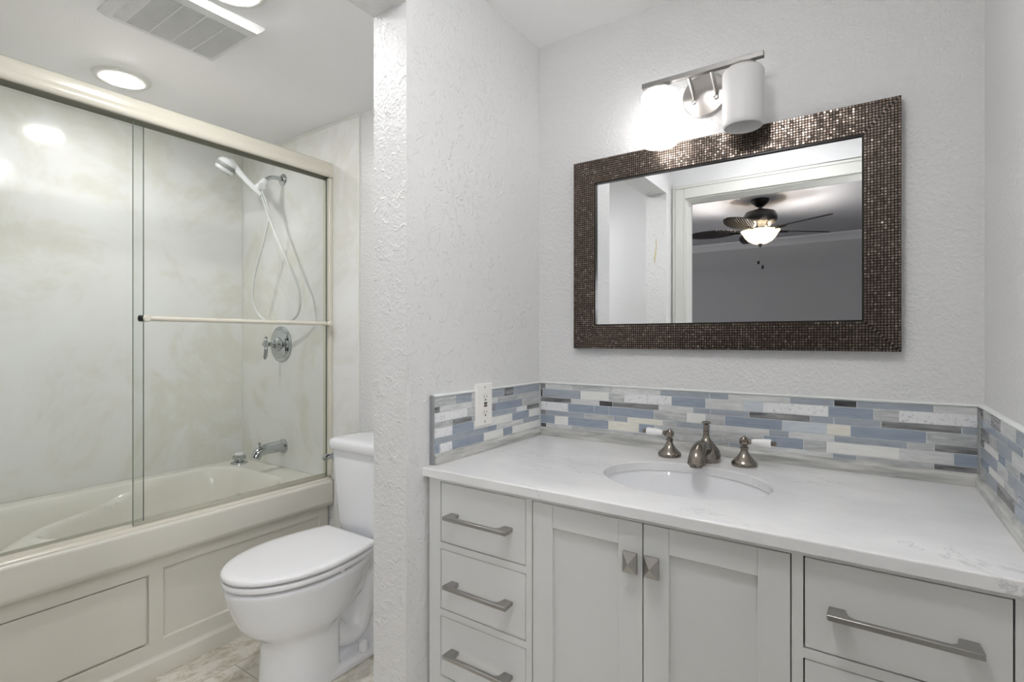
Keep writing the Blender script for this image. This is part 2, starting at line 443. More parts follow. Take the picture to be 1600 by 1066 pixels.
# ------------------------------------------------------------------ shower surround panels
SX = -1.873
def spanel(label, loc): return thing('shower_wall_panel', label, 'wall panel', loc)
t = spanel('long glossy cream marble-look panel behind the bathtub', (XT, 0.78, ZR))
MB().box(XT + 0.0005, XT + 0.008, 0.009, W - 0.009, 0.546, ZC - 0.012).build('panel', M_sur, t, smooth=0)
MB().box(XT + 0.0005, XT + 0.011, 0.009, W - 0.011, ZC - 0.012, ZC - 0.001).build('edge_trim', M_trim, t, smooth=0)
t = spanel('glossy cream marble-look panel carrying the shower fittings, beside the toilet', (-2.36, W, ZR))
MB().box(XT + 0.0005, SX, W - 0.008, W - 0.0005, 0.546, ZC - 0.012).box(-2.045, SX, W - 0.008, W - 0.0005, 0.001, 0.546).build('panel', M_sur, t, smooth=0)
MB().box(XT + 0.0005, SX, W - 0.011, W - 0.0005, ZC - 0.012, ZC - 0.001).build('edge_trim', M_trim, t, smooth=0)
MB().box(SX, SX + 0.005, W - 0.009, W - 0.0005, 0.001, ZC - 0.001).build('side_trim', M_trim, t, smooth=0)
MB().box(XT + 0.0082, XT + 0.013, W - 0.013, W - 0.0082, 0.546, ZC - 0.012).build('corner_bead', M_trim, t, smooth=0)
t = spanel('glossy cream marble-look panel at the near end of the tub', (-2.42, 0.0, ZR))
MB().box(XT + 0.0085, -2.0, 0.0005, 0.008, 0.546, ZC - 0.001).build('panel', M_sur, t, smooth=0)

# ------------------------------------------------------------------ bathtub
XL = -2.05     # front lip
XA = -2.089    # apron face
t = thing('bathtub', 'almond alcove bathtub with panelled apron behind glass doors', 'bathtub', (-2.45, 0.78, 0))
def basin_z(x, y):
    x0, x1, y0, y1 = XT + 0.075, -2.155, 0.09, W - 0.13
    r = 0.16
    cx, cy = (x0 + x1) / 2, (y0 + y1) / 2
    qx = abs(x - cx) - ((x1 - x0) / 2 - r); qy = abs(y - cy) - ((y1 - y0) / 2 - r)
    dd = -(math.hypot(max(qx, 0), max(qy, 0)) + min(max(qx, qy), 0) - r)
    if dd <= 0: return ZR - 0.0
    def ss(u):
        u = max(0.0, min(1.0, u)); return u * u * (3 - 2 * u)
    wall = 0.10
    deep = 0.34 * ss(dd / wall)
    # reclining end: shallow shoulder that ends in a curved ridge
    ridge = 0.58 + 5.6 * (x - cx) ** 2
    shoulder = (0.055 + 0.14 * ss((ridge - y) / 0.28)) * ss(dd / 0.06)
    u = ss((y - ridge) / 0.14)
    depth = min(shoulder, deep) * (1 - u) + deep * u
    if y > 1.25: depth = min(depth, 0.34 * ss((y1 - y) / 0.10))
    return ZR - depth
p = MB()
nx, ny = 92, 180
xs = [XT + 0.001 + (XL - 0.021 - XT) * i / nx for i in range(nx + 1)]
ys = [0.001 + (W - 0.002) * j / ny for j in range(ny + 1)]
vs = [(x, y, basin_z(x, y)) for y in ys for x in xs]
fs = [(j * (nx + 1) + i, j * (nx + 1) + i + 1, (j + 1) * (nx + 1) + i + 1, (j + 1) * (nx + 1) + i) for j in range(ny) for i in range(nx)]
p.add(vs, fs)
o = p.build('basin', M_tub, t, smooth=60)
# apron profile swept along Y
R = 0.013
prof = [(XL - 0.020, ZR)]
for k in range(1, 9):
    a = PI / 2 * k / 8
    prof.append((XL - R + R * math.sin(a), ZR - R + R * math.cos(a)))
prof += [(XL, ZR - R - 0.003), (XL, 0.449), (XL - 0.0005, 0.445), (XL - 0.005, 0.434), (XL - 0.014, 0.425), (XL - 0.017, 0.424), (XA + 0.003, 0.418), (XA, 0.416), (XA, 0.412), (XA, 0.076), (XA, 0.072), (XA + 0.002, 0.066), (XA + 0.011, 0.057), (XA + 0.012, 0.052), (XA + 0.012, 0.0), (XA - 0.05, 0.0), (XA - 0.05, ZR - 0.02), (XL - 0.020, ZR - 0.0)]
p = MB()
pr_ = [(a, b) for a, b in prof[:-1]]
p.loft([[(a, y, b) for a, b in pr_] for y in (0.001, W - 0.009)], True, True)
ap = p.build('apron', M_apron, t, smooth=40)
# cut the two panel recesses
def cutter(x0, x1, y0, y1, z0, z1, name):
    c = MB().box(x0, x1, y0, y1, z0, z1)
    me = bpy.data.meshes.new(name)
    me.from_pydata(c.v, [], c.f)
    return me
def apply_bool(obj, boxes, bev=0.0):
    bm = bmesh.new(); bm.from_mesh(obj.data)
    tmp = []
    for bx in boxes:
        me = cutter(*bx, 'tmp'); co = bpy.data.objects.new('tmp', me); COL.objects.link(co)
        co.location = (0, 0, 0)
        md = obj.modifiers.new('cut', 'BOOLEAN'); md.operation = 'DIFFERENCE'; md.object = co; md.solver = 'EXACT'
        tmp.append((md, co))
    bm.free()
    dg = bpy.context.evaluated_depsgraph_get(); dg.update()
    ev = obj.evaluated_get(dg)
    nm = bpy.data.meshes.new_from_object(ev)
    for md, co in tmp:
        obj.modifiers.remove(md); bpy.data.objects.remove(co)
    obj.data = nm
p1 = (XA - 0.012, XA + 0.01, 0.06, 0.797, 0.120, 0.366)
p2 = (XA - 0.014, XA + 0.01, 0.843, 1.492, 0.122, 0.378)
bpy.context.view_layer.update()
apply_bool(ap, [p1, p2])
for q in ap.data.polygons: q.use_smooth = True
ap.data.set_sharp_from_angle(angle=math.radians(30))
b = ap.modifiers.new('bevel', 'BEVEL'); b.width = 0.006; b.segments = 3; b.limit_method = 'ANGLE'; b.angle_limit = math.radians(60)
MB().box(XA - 0.0118, XA - 0.001, 0.064, 0.790, 0.127, 0.362).build('access_panel', M_apron, t, bevel=0.002)
MB().box(XA - 0.0119, XA - 0.0112, 0.061, 0.796, 0.3625, 0.3658).build('panel_gap', M_dark, t, smooth=0)
MB().lathe((-2.45, W - 0.245, 0.435), (0, -1, 0.55), [(0.034, 0), (0.034, 0.006), (0.028, 0.010), (0.008, 0.012), (0.006, 0.016), (0, 0.017)], 32).build('overflow_plate', M_chrome, t)
MB().lathe((-2.45, W - 0.36, 0.206), (0, 0, 1), [(0.03, 0), (0.03, 0.004), (0.02, 0.006), (0.0, 0.006)], 32).build('drain', M_chrome, t)

# ------------------------------------------------------------------ shower doors
t = thing('shower_door', 'sliding glass bypass shower door with almond frame and towel bar', 'shower door', (-2.08, 0.78, ZR))
HZ0, HZ1 = 1.955, 2.022
pf = [(-2.113, HZ0), (-2.108, HZ0 - 0.004), (-2.054, HZ0 - 0.004), (-2.048, HZ0 + 0.002), (-2.046, HZ0 + 0.02), (-2.050, HZ0 + 0.026), (-2.052, HZ0 + 0.034), (-2.049, HZ0 + 0.048), (-2.054, HZ0 + 0.061), (-2.062, HZ1), (-2.104, HZ1), (-2.113, HZ1 - 0.008)]
MB().loft([[(a, y, b) for a, b in pf] for y in (0.009, W - 0.009)]).build('header_rail', M_track, t, smooth=50)
MB().box(-2.107, -2.055, 0.01, W - 0.01, HZ0 - 0.0065, HZ0 - 0.0042).build('header_shade_strip', newmat('olive grey underside shade', (96, 95, 78), 0.6), t, smooth=0)  # dark strip, stands in for the shaded underside of the header
pf = [(-2.112, ZR), (-2.112, ZR + 0.022), (-2.104, ZR + 0.024), (-2.100, ZR + 0.012), (-2.082, ZR + 0.012), (-2.080, ZR + 0.021), (-2.074, ZR + 0.021), (-2.070, ZR + 0.010), (-2.062, ZR + 0.008), (-2.058, ZR)]
MB().loft([[(a, y, b) for a, b in pf] for y in (0.009, W - 0.009)]).build('bottom_track', M_track, t, smooth=50)
MB().box(-2.112, -2.084, W - 0.020, W - 0.009, ZR + 0.022, HZ0 - 0.007).box(-2.082, -2.052, W - 0.029, W - 0.009, ZR + 0.022, HZ0 - 0.007).build('jamb', M_track, t, bevel=0.003)
MB().box(-2.112, -2.06, 0.009, 0.031, ZR + 0.022, HZ0 - 0.007).build('jamb', M_track, t, bevel=0.003)
def pane(x, y0, y1):
    g = MB().box(x - 0.003, x + 0.003, y0, y1, ZR + 0.016, HZ0 + 0.01).build('glass_panel', M_glass, t, smooth=0)
    MB().box(x - 0.0032, x + 0.0032, y0 - 0.0012, y0, ZR + 0.016, HZ0 - 0.002).box(x - 0.0032, x + 0.0032, y1, y1 + 0.0012, ZR + 0.016, HZ0 - 0.002).build('polished_edge', M_gedge, g, smooth=0)
    return g
g1 = pane(-2.070, 0.742, 1.512)
g2 = pane(-2.096, 0.033, 0.782)
BZ_ = 1.2705
bx = -2.028
tb = MB().tube([(bx, 0.775, BZ_), (bx, 1.495, BZ_)], 0.0085, 16).build('towel_bar', M_track, g1)
for y in (0.765, 1.498):
    MB().lathe((-2.067, y, BZ_), (1, 0, 0), [(0.012, 0), (0.012, 0.006), (0.009, 0.010), (0.009, 0.028), (0.012, 0.032), (0.0125, 0.050), (0.009, 0.054), (0, 0.055)], 20).build('bar_bracket', M_track, tb)
MB().lathe((-2.030, 0.757, BZ_), (0, -1, 0), [(0.0105, 0), (0.0105, 0.012), (0.006, 0.014), (0, 0.0145)], 20).build('bar_end_cap', M_black, tb)

# ------------------------------------------------------------------ shower fittings
t = thing('hand_shower', 'white hand shower on a chrome arm with a looping white hose', 'shower head', (-2.45, W - 0.008, 2.0))
y0 = W - 0.008
MB().lathe((-2.452, y0, 2.012), (0, -1, 0), [(0.030, 0), (0.030, 0.004), (0.024, 0.010), (0.014, 0.014), (0.0, 0.014)], 32).build('wall_flange', M_chrome, t)
arm = spline([(-2.452, y0 - 0.005, 2.012), (-2.452, y0 - 0.04, 2.013), (-2.452, y0 - 0.075, 2.003), (-2.452, y0 - 0.105, 1.975)])
MB().tube(arm, 0.0105, 16).build('shower_arm', M_chrome, t)
br_ = Vector((-2.455, y0 - 0.125, 1.945))
p = MB(); p.lathe((-2.452, y0 - 0.098, 1.985), (0, -0.55, -0.83), [(0.016, 0), (0.019, 0.006), (0.019, 0.03), (0.014, 0.036)], 24)
p.lathe(br_ + Vector((0.022, 0, 0)), (-1, 0, 0), [(0.017, 0), (0.02, 0.006), (0.02, 0.038), (0.017, 0.044)], 24)
p.build('swivel_bracket', M_plastic, t)
hd = Vector((-2.545, 1.305, 2.045))
wb = Vector((-2.447, 1.418, 1.905))
wand = spline([wb, wb + (hd - wb) * 0.33 + Vector((0, 0, 0.004)), wb + (hd - wb) * 0.66 + Vector((0, 0, 0.012)), hd + Vector((0.004, 0.008, 0.016))])
rr = [0.011 + 0.007 * (k / (len(wand) - 1)) ** 1.3 for k in range(len(wand))]
MB().tube(wand, rr, 18).build('wand_handle', M_plastic, t)
ax = Vector((-0.40, -0.30, -0.80)).normalized()
hp = MB().lathe(hd - ax * 0.026, ax, [(0.0, 0), (0.0202, 0.001), (0.0358, 0.008), (0.0448, 0.02), (0.0459, 0.03)], 36).build('spray_head', M_plastic, t)
MB().lathe(hd - ax * 0.026, ax, [(0.0465, 0.029), (0.0476, 0.033), (0.0476, 0.045), (0.0465, 0.048)], 36).build('head_band', M_greyplastic, hp)
q = MB().lathe(hd - ax * 0.026, ax, [(0.0454, 0.047), (0.0448, 0.06), (0.0381, 0.066), (0.0, 0.067)], 36)
q.build('spray_face', M_plastic, hp)
# small nubs round the rim
u_ = ax.orthogonal().normalized(); w_ = ax.cross(u_); q = MB()
for k in range(16):
    a = 2 * PI * k / 16
    q.lathe(hd + ax * 0.041 + (u_ * math.cos(a) + w_ * math.sin(a)) * 0.028, ax, [(0.003, -0.002), (0.003, 0.002), (0, 0.0025)], 8)
q.build('nozzle', M_greyplastic, hp)
Yh = 1.425
hp_ = [(-2.447, 1.418, 1.905), (-2.43, 1.42, 1.87), (-2.375, Yh, 1.76), (-2.30, Yh + .01, 1.627), (-2.215, Yh + .03, 1.47), (-2.203, Yh + .04, 1.378), (-2.25, Yh + .05, 1.308), (-2.368, Yh + .04, 1.277), (-2.508, Yh + .03, 1.305), (-2.555, Yh + .01, 1.393), (-2.52, Yh, 1.52), (-2.445, Yh, 1.67), (-2.40, Yh, 1.776), (-2.415, 1.43, 1.85), (-2.437, y0 - 0.122, 1.925)]
MB().tube(spline(hp_, 8), 0.0058, 10).build('hose', M_hose, t)

t = thing('shower_valve', 'round chrome shower valve with a lever handle on the tub wall', 'faucet', (-2.47, y0, 1.174))
MB().lathe((-2.47, y0, 1.174), (0, -1, 0), [(0.092, 0), (0.092, 0.004), (0.084, 0.009), (0.076, 0.008), (0.072, 0.013), (0.05, 0.017), (0.0, 0.018)], 48).build('escutcheon', M_chrome, t)
lv = MB().lathe((-2.47, y0 - 0.015, 1.174), (0, -1, 0), [(0.036, 0), (0.033, 0.01), (0.022, 0.018), (0.019, 0.03), (0.021, 0.036), (0.013, 0.042), (0.010, 0.052), (0.014, 0.058), (0.015, 0.075), (0.011, 0.082), (0, 0.084)], 32).build('valve_stem', M_chrome, t)
q = MB(); yy = y0 - 0.083
q.tube([(-2.47, yy, 1.214), (-2.47, yy, 1.208), (-2.47, yy, 1.198), (-2.47, yy, 1.19), (-2.47, yy, 1.15), (-2.47, yy - .004, 1.11), (-2.47, yy - .006, 1.098)], [0.003, 0.008, 0.004, 0.009, 0.0085, 0.0095, 0.004], 16)
q.build('lever', M_chrome, lv)

t = thing('tub_spout', 'chrome tub spout with a pull-up diverter on the tub wall', 'faucet', (-2.45, y0, 0.655))
q = MB(); q.lathe((-2.45, y0, 0.655), (0, -1, 0), [(0.036, 0), (0.036, 0.008), (0.028, 0.014), (0.0, 0.014)], 32)
q.tube(spline([(-2.45, y0 - 0.008, 0.656), (-2.45, y0 - 0.05, 0.657), (-2.45, y0 - 0.10, 0.654), (-2.45, y0 - 0.135, 0.642), (-2.45, y0 - 0.150, 0.618)]), [0.029 - 0.006 * k / 32 for k in range(33)], 24)
q.build('spout', M_chrome, t)
MB().lathe((-2.45, y0 - 0.128, 0.662), (0, 0, 1), [(0.004, 0), (0.0035, 0.018), (0.007, 0.022), (0.007, 0.03), (0.003, 0.033)], 16).build('diverter_pull', M_chrome, t)

t = thing('deck_knob', 'small chrome knob with white top on the rear corner of the tub rim', 'knob', (-2.73, W - 0.085, ZR))
MB().lathe((-2.73, W - 0.085, ZR), (0, 0, 1), [(0.041, 0), (0.041, 0.006), (0.036, 0.010), (0.02, 0.012), (0.019, 0.02)], 32).build('base_ring', M_chrome, t)
q = MB().lathe((-2.73, W - 0.085, ZR + 0.018), (0, 0, 1), [(0.024, 0), (0.027, 0.006), (0.027, 0.022), (0.022, 0.026)], 32)
for k in range(6):
    a = k * PI / 3
    q.lathe((-2.73 + 0.026 * math.cos(a), W - 0.085 + 0.026 * math.sin(a), ZR + 0.021), (0, 0, 1), [(0.006, 0), (0.006, 0.018), (0.003, 0.02)], 12)
q.build('grip', M_chrome, t)
MB().lathe((-2.73, W - 0.085, ZR + 0.042), (0, 0, 1), [(0.020, 0), (0.020, 0.01), (0.017, 0.014), (0, 0.015)], 32).build('cap', M_plastic, t)

# ------------------------------------------------------------------ toilet
TX = -1.655
t = thing('toilet', 'white two-piece toilet with closed lid between tub and partition', 'toilet', (TX, 1.2, 0))
def outline(yf, yw, yb, a, ab, z, n=48, rc=0.03, dx=0.0):
    """egg outline: front tip yf, widest at yw, straight back at yb with half width ab"""
    pts = []
    m = n // 2
    for k in range(m + 1):                         # front half, left to right through the tip
        th = PI * k / m
        pts.append((TX + dx - a * math.cos(th), yw - (yw - yf) * math.sin(th) ** 1.0 if 0 < k < m else yw, z))
    def side(s):
        q = []
        for k in range(1, 9):
            u = k / 8; y = yw + (yb - rc - yw) * u
            q.append((TX + dx + s * (a - (a - ab) * u ** 1.8), y, z))
        for k in range(1, 5):
            th = PI / 2 * k / 4
            q.append((TX + dx + s * (ab - rc + rc * math.cos(th)), yb - rc + rc * math.sin(th), z))
        return q
    pts += side(1); pts += list(reversed(side(-1)))
    return pts
p = MB()
S = [(0.000, 0.955, 1.10, 1.20, 0.120, 0.115), (0.03, 0.960, 1.10, 1.20, 0.118, 0.113), (0.10, 0.965, 1.10, 1.20, 0.114, 0.109), (0.17, 0.970, 1.10, 1.20, 0.112, 0.106),
     (0.195, 0.960, 1.10, 1.21, 0.117, 0.10), (0.212, 0.938, 1.11, 1.24, 0.129, 0.09), (0.235, 0.908, 1.12, 1.29, 0.145, 0.09), (0.265, 0.888, 1.12, 1.32, 0.157, 0.10), (0.30, 0.873, 1.12, 1.33, 0.165, 0.10),
     (0.35, 0.856, 1.12, 1.35, 0.175, 0.11), (0.38, 0.847, 1.12, 1.36, 0.181, 0.115), (0.392, 0.845, 1.12, 1.36, 0.183, 0.115), (0.398, 0.850, 1.12, 1.355, 0.178, 0.11)]
p.loft([outline(yf, yw, yb, a, ab, z) for z, yf, yw, yb, a, ab in S])
# deck under the tank and rear web
p.loft([rrect(TX - w, TX + w, ya, yb, 0.03, z) for z, w, ya, yb in ((0.26, 0.05, 1.25, 1.44), (0.33, 0.09, 1.22, 1.49), (0.38, 0.115, 1.20, 1.515), (0.402, 0.118, 1.20, 1.52))])
p.loft([rrect(TX - w, TX + w, 1.15, yb, 0.02, z) for z, w, yb in ((0.0, 0.05, 1.42), (0.1, 0.045, 1.40), (0.3, 0.05, 1.42), (0.36, 0.06, 1.45))])
# foot flange
p.loft([rrect(TX - w, TX + w, 1.02, yb, 0.05, z) for z, w, yb in ((0.0, 0.118, 1.46), (0.022, 0.116, 1.455), (0.034, 0.104, 1.44))])
# trapway tube, one per side
for s in (-1, 1):
    x = TX + s * 0.045
    p.tube(spline([(x, 1.13, 0.27), (x, 1.19, 0.16), (x, 1.245, 0.10), (x, 1.31, 0.10), (x, 1.345, 0.17), (x, 1.365, 0.25), (x, 1.40, 0.28), (x, 1.43, 0.22), (x, 1.435, 0.12), (x, 1.43, 0.02)], 5), 0.042, 14)
o = p.build('bowl', M_porc, t)
rm = o.modifiers.new('remesh', 'REMESH'); rm.mode = 'VOXEL'; rm.voxel_size = 0.0055; rm.use_smooth_shade = True
sm = o.modifiers.new('smooth', 'SMOOTH'); sm.factor = 0.6; sm.iterations = 10
MB().lathe((TX + 0.098, 1.30, 0.034), (0, 0, 1), [(0.019, 0), (0.018, 0.020), (0.014, 0.034), (0.006, 0.040), (0, 0.041)], 20).build('bolt_cap', M_porc, t)
MB().lathe((TX - 0.098, 1.30, 0.034), (0, 0, 1), [(0.019, 0), (0.018, 0.020), (0.014, 0.034), (0.006, 0.040), (0, 0.041)], 20).build('bolt_cap', M_porc, t)
# seat and lid
p = MB()
for rings in ([(0.4030, -0.06), (0.4088, -0.058), (0.4088, -0.001), (0.410, 0.0), (0.421, 0.001), (0.425, -0.002), (0.425, -0.03)],):
    p.loft([outline(0.842 - e, 1.10, 1.315, 0.183 + e, 0.148 + e, z, rc=0.02) for z, e in rings])
p.build('seat', M_seat, t, smooth=50)
p = MB()
p.loft([outline(0.841 - e, 1.10, 1.325 + min(e, 0), 0.183 + e, 0.150 + e, z, rc=0.016) for z, e in ((0.4252, -0.06), (0.4328, -0.058), (0.4328, -0.001), (0.434, 0.0), (0.442, 0.001), (0.447, -0.002), (0.450, -0.008), (0.452, -0.03), (0.4535, -0.07), (0.454, -0.11))])
p.build('lid', M_seat, t, smooth=50)
for s in (-1, 1):
    p = MB()
    p.tube([(TX + s * 0.10, 1.333, 0.428), (TX + s * 0.05, 1.333, 0.428)], 0.011, 14)
    p.box(TX + s * 0.075 - 0.022, TX + s * 0.075 + 0.022, 1.318, 1.352, 0.401, 0.424)
    p.build('hinge', M_seat, t, bevel=0.002)
for x, y in ((TX + 0.06, 0.90), (TX - 0.06, 0.90), (TX + 0.165, 1.15), (TX - 0.165, 1.15)):
    p = MB().box(x - 0.010, x + 0.010, y - 0.006, y + 0.006, 0.397, 0.408)
    p.build('seat_bumper', M_seat, t, smooth=0)
# tank
def tankring(w, yf, z, r=0.05, bow=0.018):
    pts = rrect(TX - w, TX + w, yf, 1.532, r, z, 6)
    return [(x, y - (bow * (1 - ((x - TX) / w) ** 2) if y < 1.44 else 0), z_) for x, y, z_ in pts]
tk = MB().loft([tankring(w, yf, z) for z, w, yf in ((0.402, 0.135, 1.385), (0.410, 0.150, 1.375), (0.46, 0.166, 1.370), (0.60, 0.182, 1.366), (0.745, 0.196, 1.362), (0.752, 0.193, 1.366))]).build('tank', M_porc, t, smooth=50)
p = MB()
def dense(ring): return ring
p.loft([tankring(w, yf, z, 0.055, 0.02) for z, w, yf in ((0.750, 0.200, 1.354), (0.754, 0.205, 1.350), (0.778, 0.206, 1.349), (0.787, 0.201, 1.353), (0.792, 0.190, 1.363), (0.794, 0.150, 1.40))])
p.build('tank_lid', M_porc, t, smooth=50)
fl = MB().lathe((TX - 0.166, 1.368, 0.716), (-0.2, -1, 0), [(0.015, 0), (0.015, 0.006), (0.011, 0.010), (0.010, 0.018), (0, 0.018)], 20).build('flush_lever', M_chrome, t)
MB().tube([(TX - 0.158, 1.347, 0.719), (TX - 0.168, 1.345, 0.717), (TX - 0.182, 1.345, 0.713), (TX - 0.197, 1.348, 0.708), (TX - 0.202, 1.350, 0.706)], [0.007, 0.011, 0.012, 0.014, 0.007], 14).build('lever_arm', M_chrome, fl)

# ------------------------------------------------------------------ vanity cabinet
FY = 0.985
t = thing('vanity_cabinet', 'light grey bathroom vanity cabinet with two doors and drawer stacks', 'cabinet', (-0.36, 1.26, 0))
C0, C1 = -0.925, XR - 0.003
ZT, ZB = 0.850, 0.11
cols = [(-0.887, -0.630), (-0.6146, -0.1007), (-0.0837, 0.1735)]
rowz = [(0.687, 0.840), (0.518, 0.671), (0.349, 0.502), (0.180, 0.333)]
p = MB()
# face frame: stiles and rails
for a, b in ((C0, cols[0][0]), (cols[0][1], cols[1][0]), (cols[1][1], cols[2][0]), (cols[2][1], C1)):
    p.box(a, b, FY, FY + 0.02, ZB, ZT)
for a, b in cols:
    p.box(a, b, FY, FY + 0.02, 0.840, ZT); p.box(a, b, FY, FY + 0.02, ZB, 0.180)
for a, b in (cols[0], cols[2]):
    for i in range(3): p.box(a, b, FY, FY + 0.02, rowz[i + 1][1], rowz[i][0])
p.build('face_frame', M_cab, t, smooth=0)
p = MB()
p.box(C0, C0 + 0.018, FY + 0.02, W - 0.002, ZB, ZT - 0.0005); p.box(C1 - 0.018, C1, FY + 0.02, W - 0.002, ZB, ZT - 0.0005)
p.box(C0 + 0.018, C1 - 0.018, W - 0.02, W - 0.002, ZB, ZT - 0.15); p.box(C0 + 0.018, C1 - 0.018, FY + 0.02, W - 0.02, ZB, ZB + 0.018)
p.box(C0, C1, FY + 0.06, FY + 0.08, 0, ZB); p.box(C0, C0 + 0.018, FY + 0.08, W - 0.002, 0, ZB); p.box(C1 - 0.018, C1, FY + 0.08, W - 0.002, 0, ZB)
p.build('carcass', M_cab, t, smooth=0)
def pull(par, xc, zc, L=0.186):
    q = MB(); y0 = FY; yo = FY - 0.034
    x0, x1 = xc - L / 2, xc + L / 2; h = 0.0046
    lw = 0.024
    # flat bar and two flared flat legs, one closed outline extruded in z
    out = [(x0, yo), (x1, yo), (x1 + 0.001, yo + 0.004), (x1 - 0.001, y0 + 0.001), (x1 - lw, y0 + 0.001), (x1 - lw - 0.004, yo + 0.016), (x1 - lw - 0.012, yo + 0.010),
           (x0 + lw + 0.012, yo + 0.010), (x0 + lw + 0.004, yo + 0.016), (x0 + lw, y0 + 0.001), (x0 + 0.001, y0 + 0.001), (x0 - 0.001, yo + 0.004)]
    q.loft([[(a, b, zc - h) for a, b in out], [(a, b, zc + h) for a, b in out]])
    q.build('handle', M_pull, par, smooth=20, bevel=0.0012)
g = 0.0022
for (a, b), tall in ((cols[0], 1), (cols[2], 1)):
    for z0, z1 in rowz:
        dr = MB().box(a + g, b - g, FY + 0.001, FY + 0.021, z0 + g, z1 - g).build('drawer', M_cab, t, bevel=0.001)
        pull(dr, (a + b) / 2, (z0 + z1) / 2 - 0.001)
xm = -0.359
for s, a, b in ((-1, cols[1][0], xm), (1, xm, cols[1][1])):
    a2, b2 = a + g, b - g
    if s < 0: b2 = b - 0.0012
    else: a2 = a + 0.0012
    z0, z1 = 0.180 + g, 0.840 - g; sw = 0.050
    q = MB()
    q.box(a2, a2 + sw, FY + 0.001, FY + 0.021, z0, z1); q.box(b2 - sw, b2, FY + 0.001, FY + 0.021, z0, z1)
    q.box(a2 + sw + 0.0003, b2 - sw - 0.0003, FY + 0.0013, FY + 0.021, z1 - sw, z1); q.box(a2 + sw + 0.0003, b2 - sw - 0.0003, FY + 0.0013, FY + 0.021, z0, z0 + sw)
    dr = q.build('door', M_cab, t, smooth=0, bevel=0.0008, seg=1)
    MB().box(a2 + sw, b2 - sw, FY + 0.010, FY + 0.016, z0 + sw, z1 - sw).build('door_panel', M_cab, dr, smooth=0)
    kx = xm - 0.0205 if s < 0 else xm + 0.0225
    kz = 0.7625; kw, kh = 0.0145, 0.0205
    q = MB()
    q.box(kx - kw, kx + kw, FY - 0.017, FY - 0.012, kz - kh, kz + kh)
    q.add([(kx - kw, FY - 0.017, kz - kh), (kx + kw, FY - 0.017, kz - kh), (kx + kw, FY - 0.017, kz + kh), (kx - kw, FY - 0.017, kz + kh), (kx, FY - 0.028, kz)], [(0, 1, 4), (1, 2, 4), (2, 3, 4), (3, 0, 4)])
    q.box(kx - 0.006, kx + 0.006, FY - 0.012, FY + 0.002, kz - 0.006, kz + 0.006)
    q.build('knob', M_pull, dr, smooth=0)
MB().box(C0 + 0.02, C1 - 0.02, FY + 0.0225, FY + 0.024, ZB, ZT - 0.001).build('inner_liner', M_dark, t, smooth=0)

# ------------------------------------------------------------------ countertop with sink cut-out
SCX, SCY, SA, SB = -0.354, 1.240, 0.190, 0.148
KX0, KX1, KY0, KY1 = XB + 0.0005, XR - 0.0005, 0.970, W - 0.001
angs = sorted(set([2 * PI * k / 96 for k in range(96)] + [math.atan2(y - SCY, x - SCX) % (2 * PI) for x in (KX0, KX1) for y in (KY0, KY1)]))
def onrect(a):
    c, s_ = math.cos(a), math.sin(a); ts = []
    if abs(c) > 1e-9: ts.append(((KX1 if c > 0 else KX0) - SCX) / c)
    if abs(s_) > 1e-9: ts.append(((KY1 if s_ > 0 else KY0) - SCY) / s_)
    k = min(ts); return (SCX + c * k, SCY + s_ * k)
def onell(a, sa=SA, sb=SB):
    return (SCX + sa * math.cos(a), SCY + sb * math.sin(a))
def ell_at(a, sa, sb):
    c, s_ = math.cos(a), math.sin(a); k = 1 / math.sqrt((c / sa) ** 2 + (s_ / sb) ** 2)
    return (SCX + c * k, SCY + s_ * k)
zt, zb = CT, CT - 0.0215
e = 0.0025
rect = [onrect(a) for a in angs]
def inset(pt, d): return (min(max(pt[0], KX0 + d), KX1 - d), min(max(pt[1], KY0 + d), KY1 - d))
ring = [[(*ell_at(a, SA, SB), zb) for a in angs], [(*ell_at(a, SA, SB), zt - e) for a in angs], [(*ell_at(a, SA + e * .4, SB + e * .4), zt - e * .3) for a in angs], [(*ell_at(a, SA + e, SB + e), zt) for a in angs],
        [(*inset(q, e), zt) for q in rect], [(*inset(q, e * .3), zt - e * .3) for q in rect], [(*q, zt - e) for q in rect], [(*q, zb) for q in rect], [(*ell_at(a, SA, SB), zb) for a in angs]]
p = MB().loft(ring, False, False)
tag(p.build('countertop', M_ctop, None, smooth=18), 'white quartz countertop with faint grey veins and an oval sink opening', 'countertop')
# sink
t = thing('sink', 'oval white undermount sink in the vanity countertop', 'sink', (SCX, SCY, zb))
def ering(sa, sb, z): return [(SCX + sa * math.cos(2 * PI * k / 72), SCY + sb * math.sin(2 * PI * k / 72), z) for k in range(72)]
prof = [(1.10, 0.0), (1.03, 0.0), (1.015, -0.006), (0.99, -0.03), (0.94, -0.07), (0.84, -0.105), (0.66, -0.128), (0.4, -0.14), (0.12, -0.145)]
rings = [ering(SA * k, SB * k, zb + z - 0.0002) for k, z in prof]
out = [ering(SA * k + 0.006, SB * k + 0.006, zb + z - 0.0062) for k, z in reversed(prof)]
MB().loft(rings + out[:-1] + [ering(SA * 1.10, SB * 1.10, zb - 0.006)], False, False).build('sink_bowl', M_sink, t, smooth=60)
MB().lathe((SCX, SCY, zb - 0.152), (0, 0, 1), [(0.024, 0), (0.024, 0.008), (0.02, 0.010), (0.016, 0.008), (0.015, 0.012), (0, 0.014)], 32).build('drain', M_pewter, t)

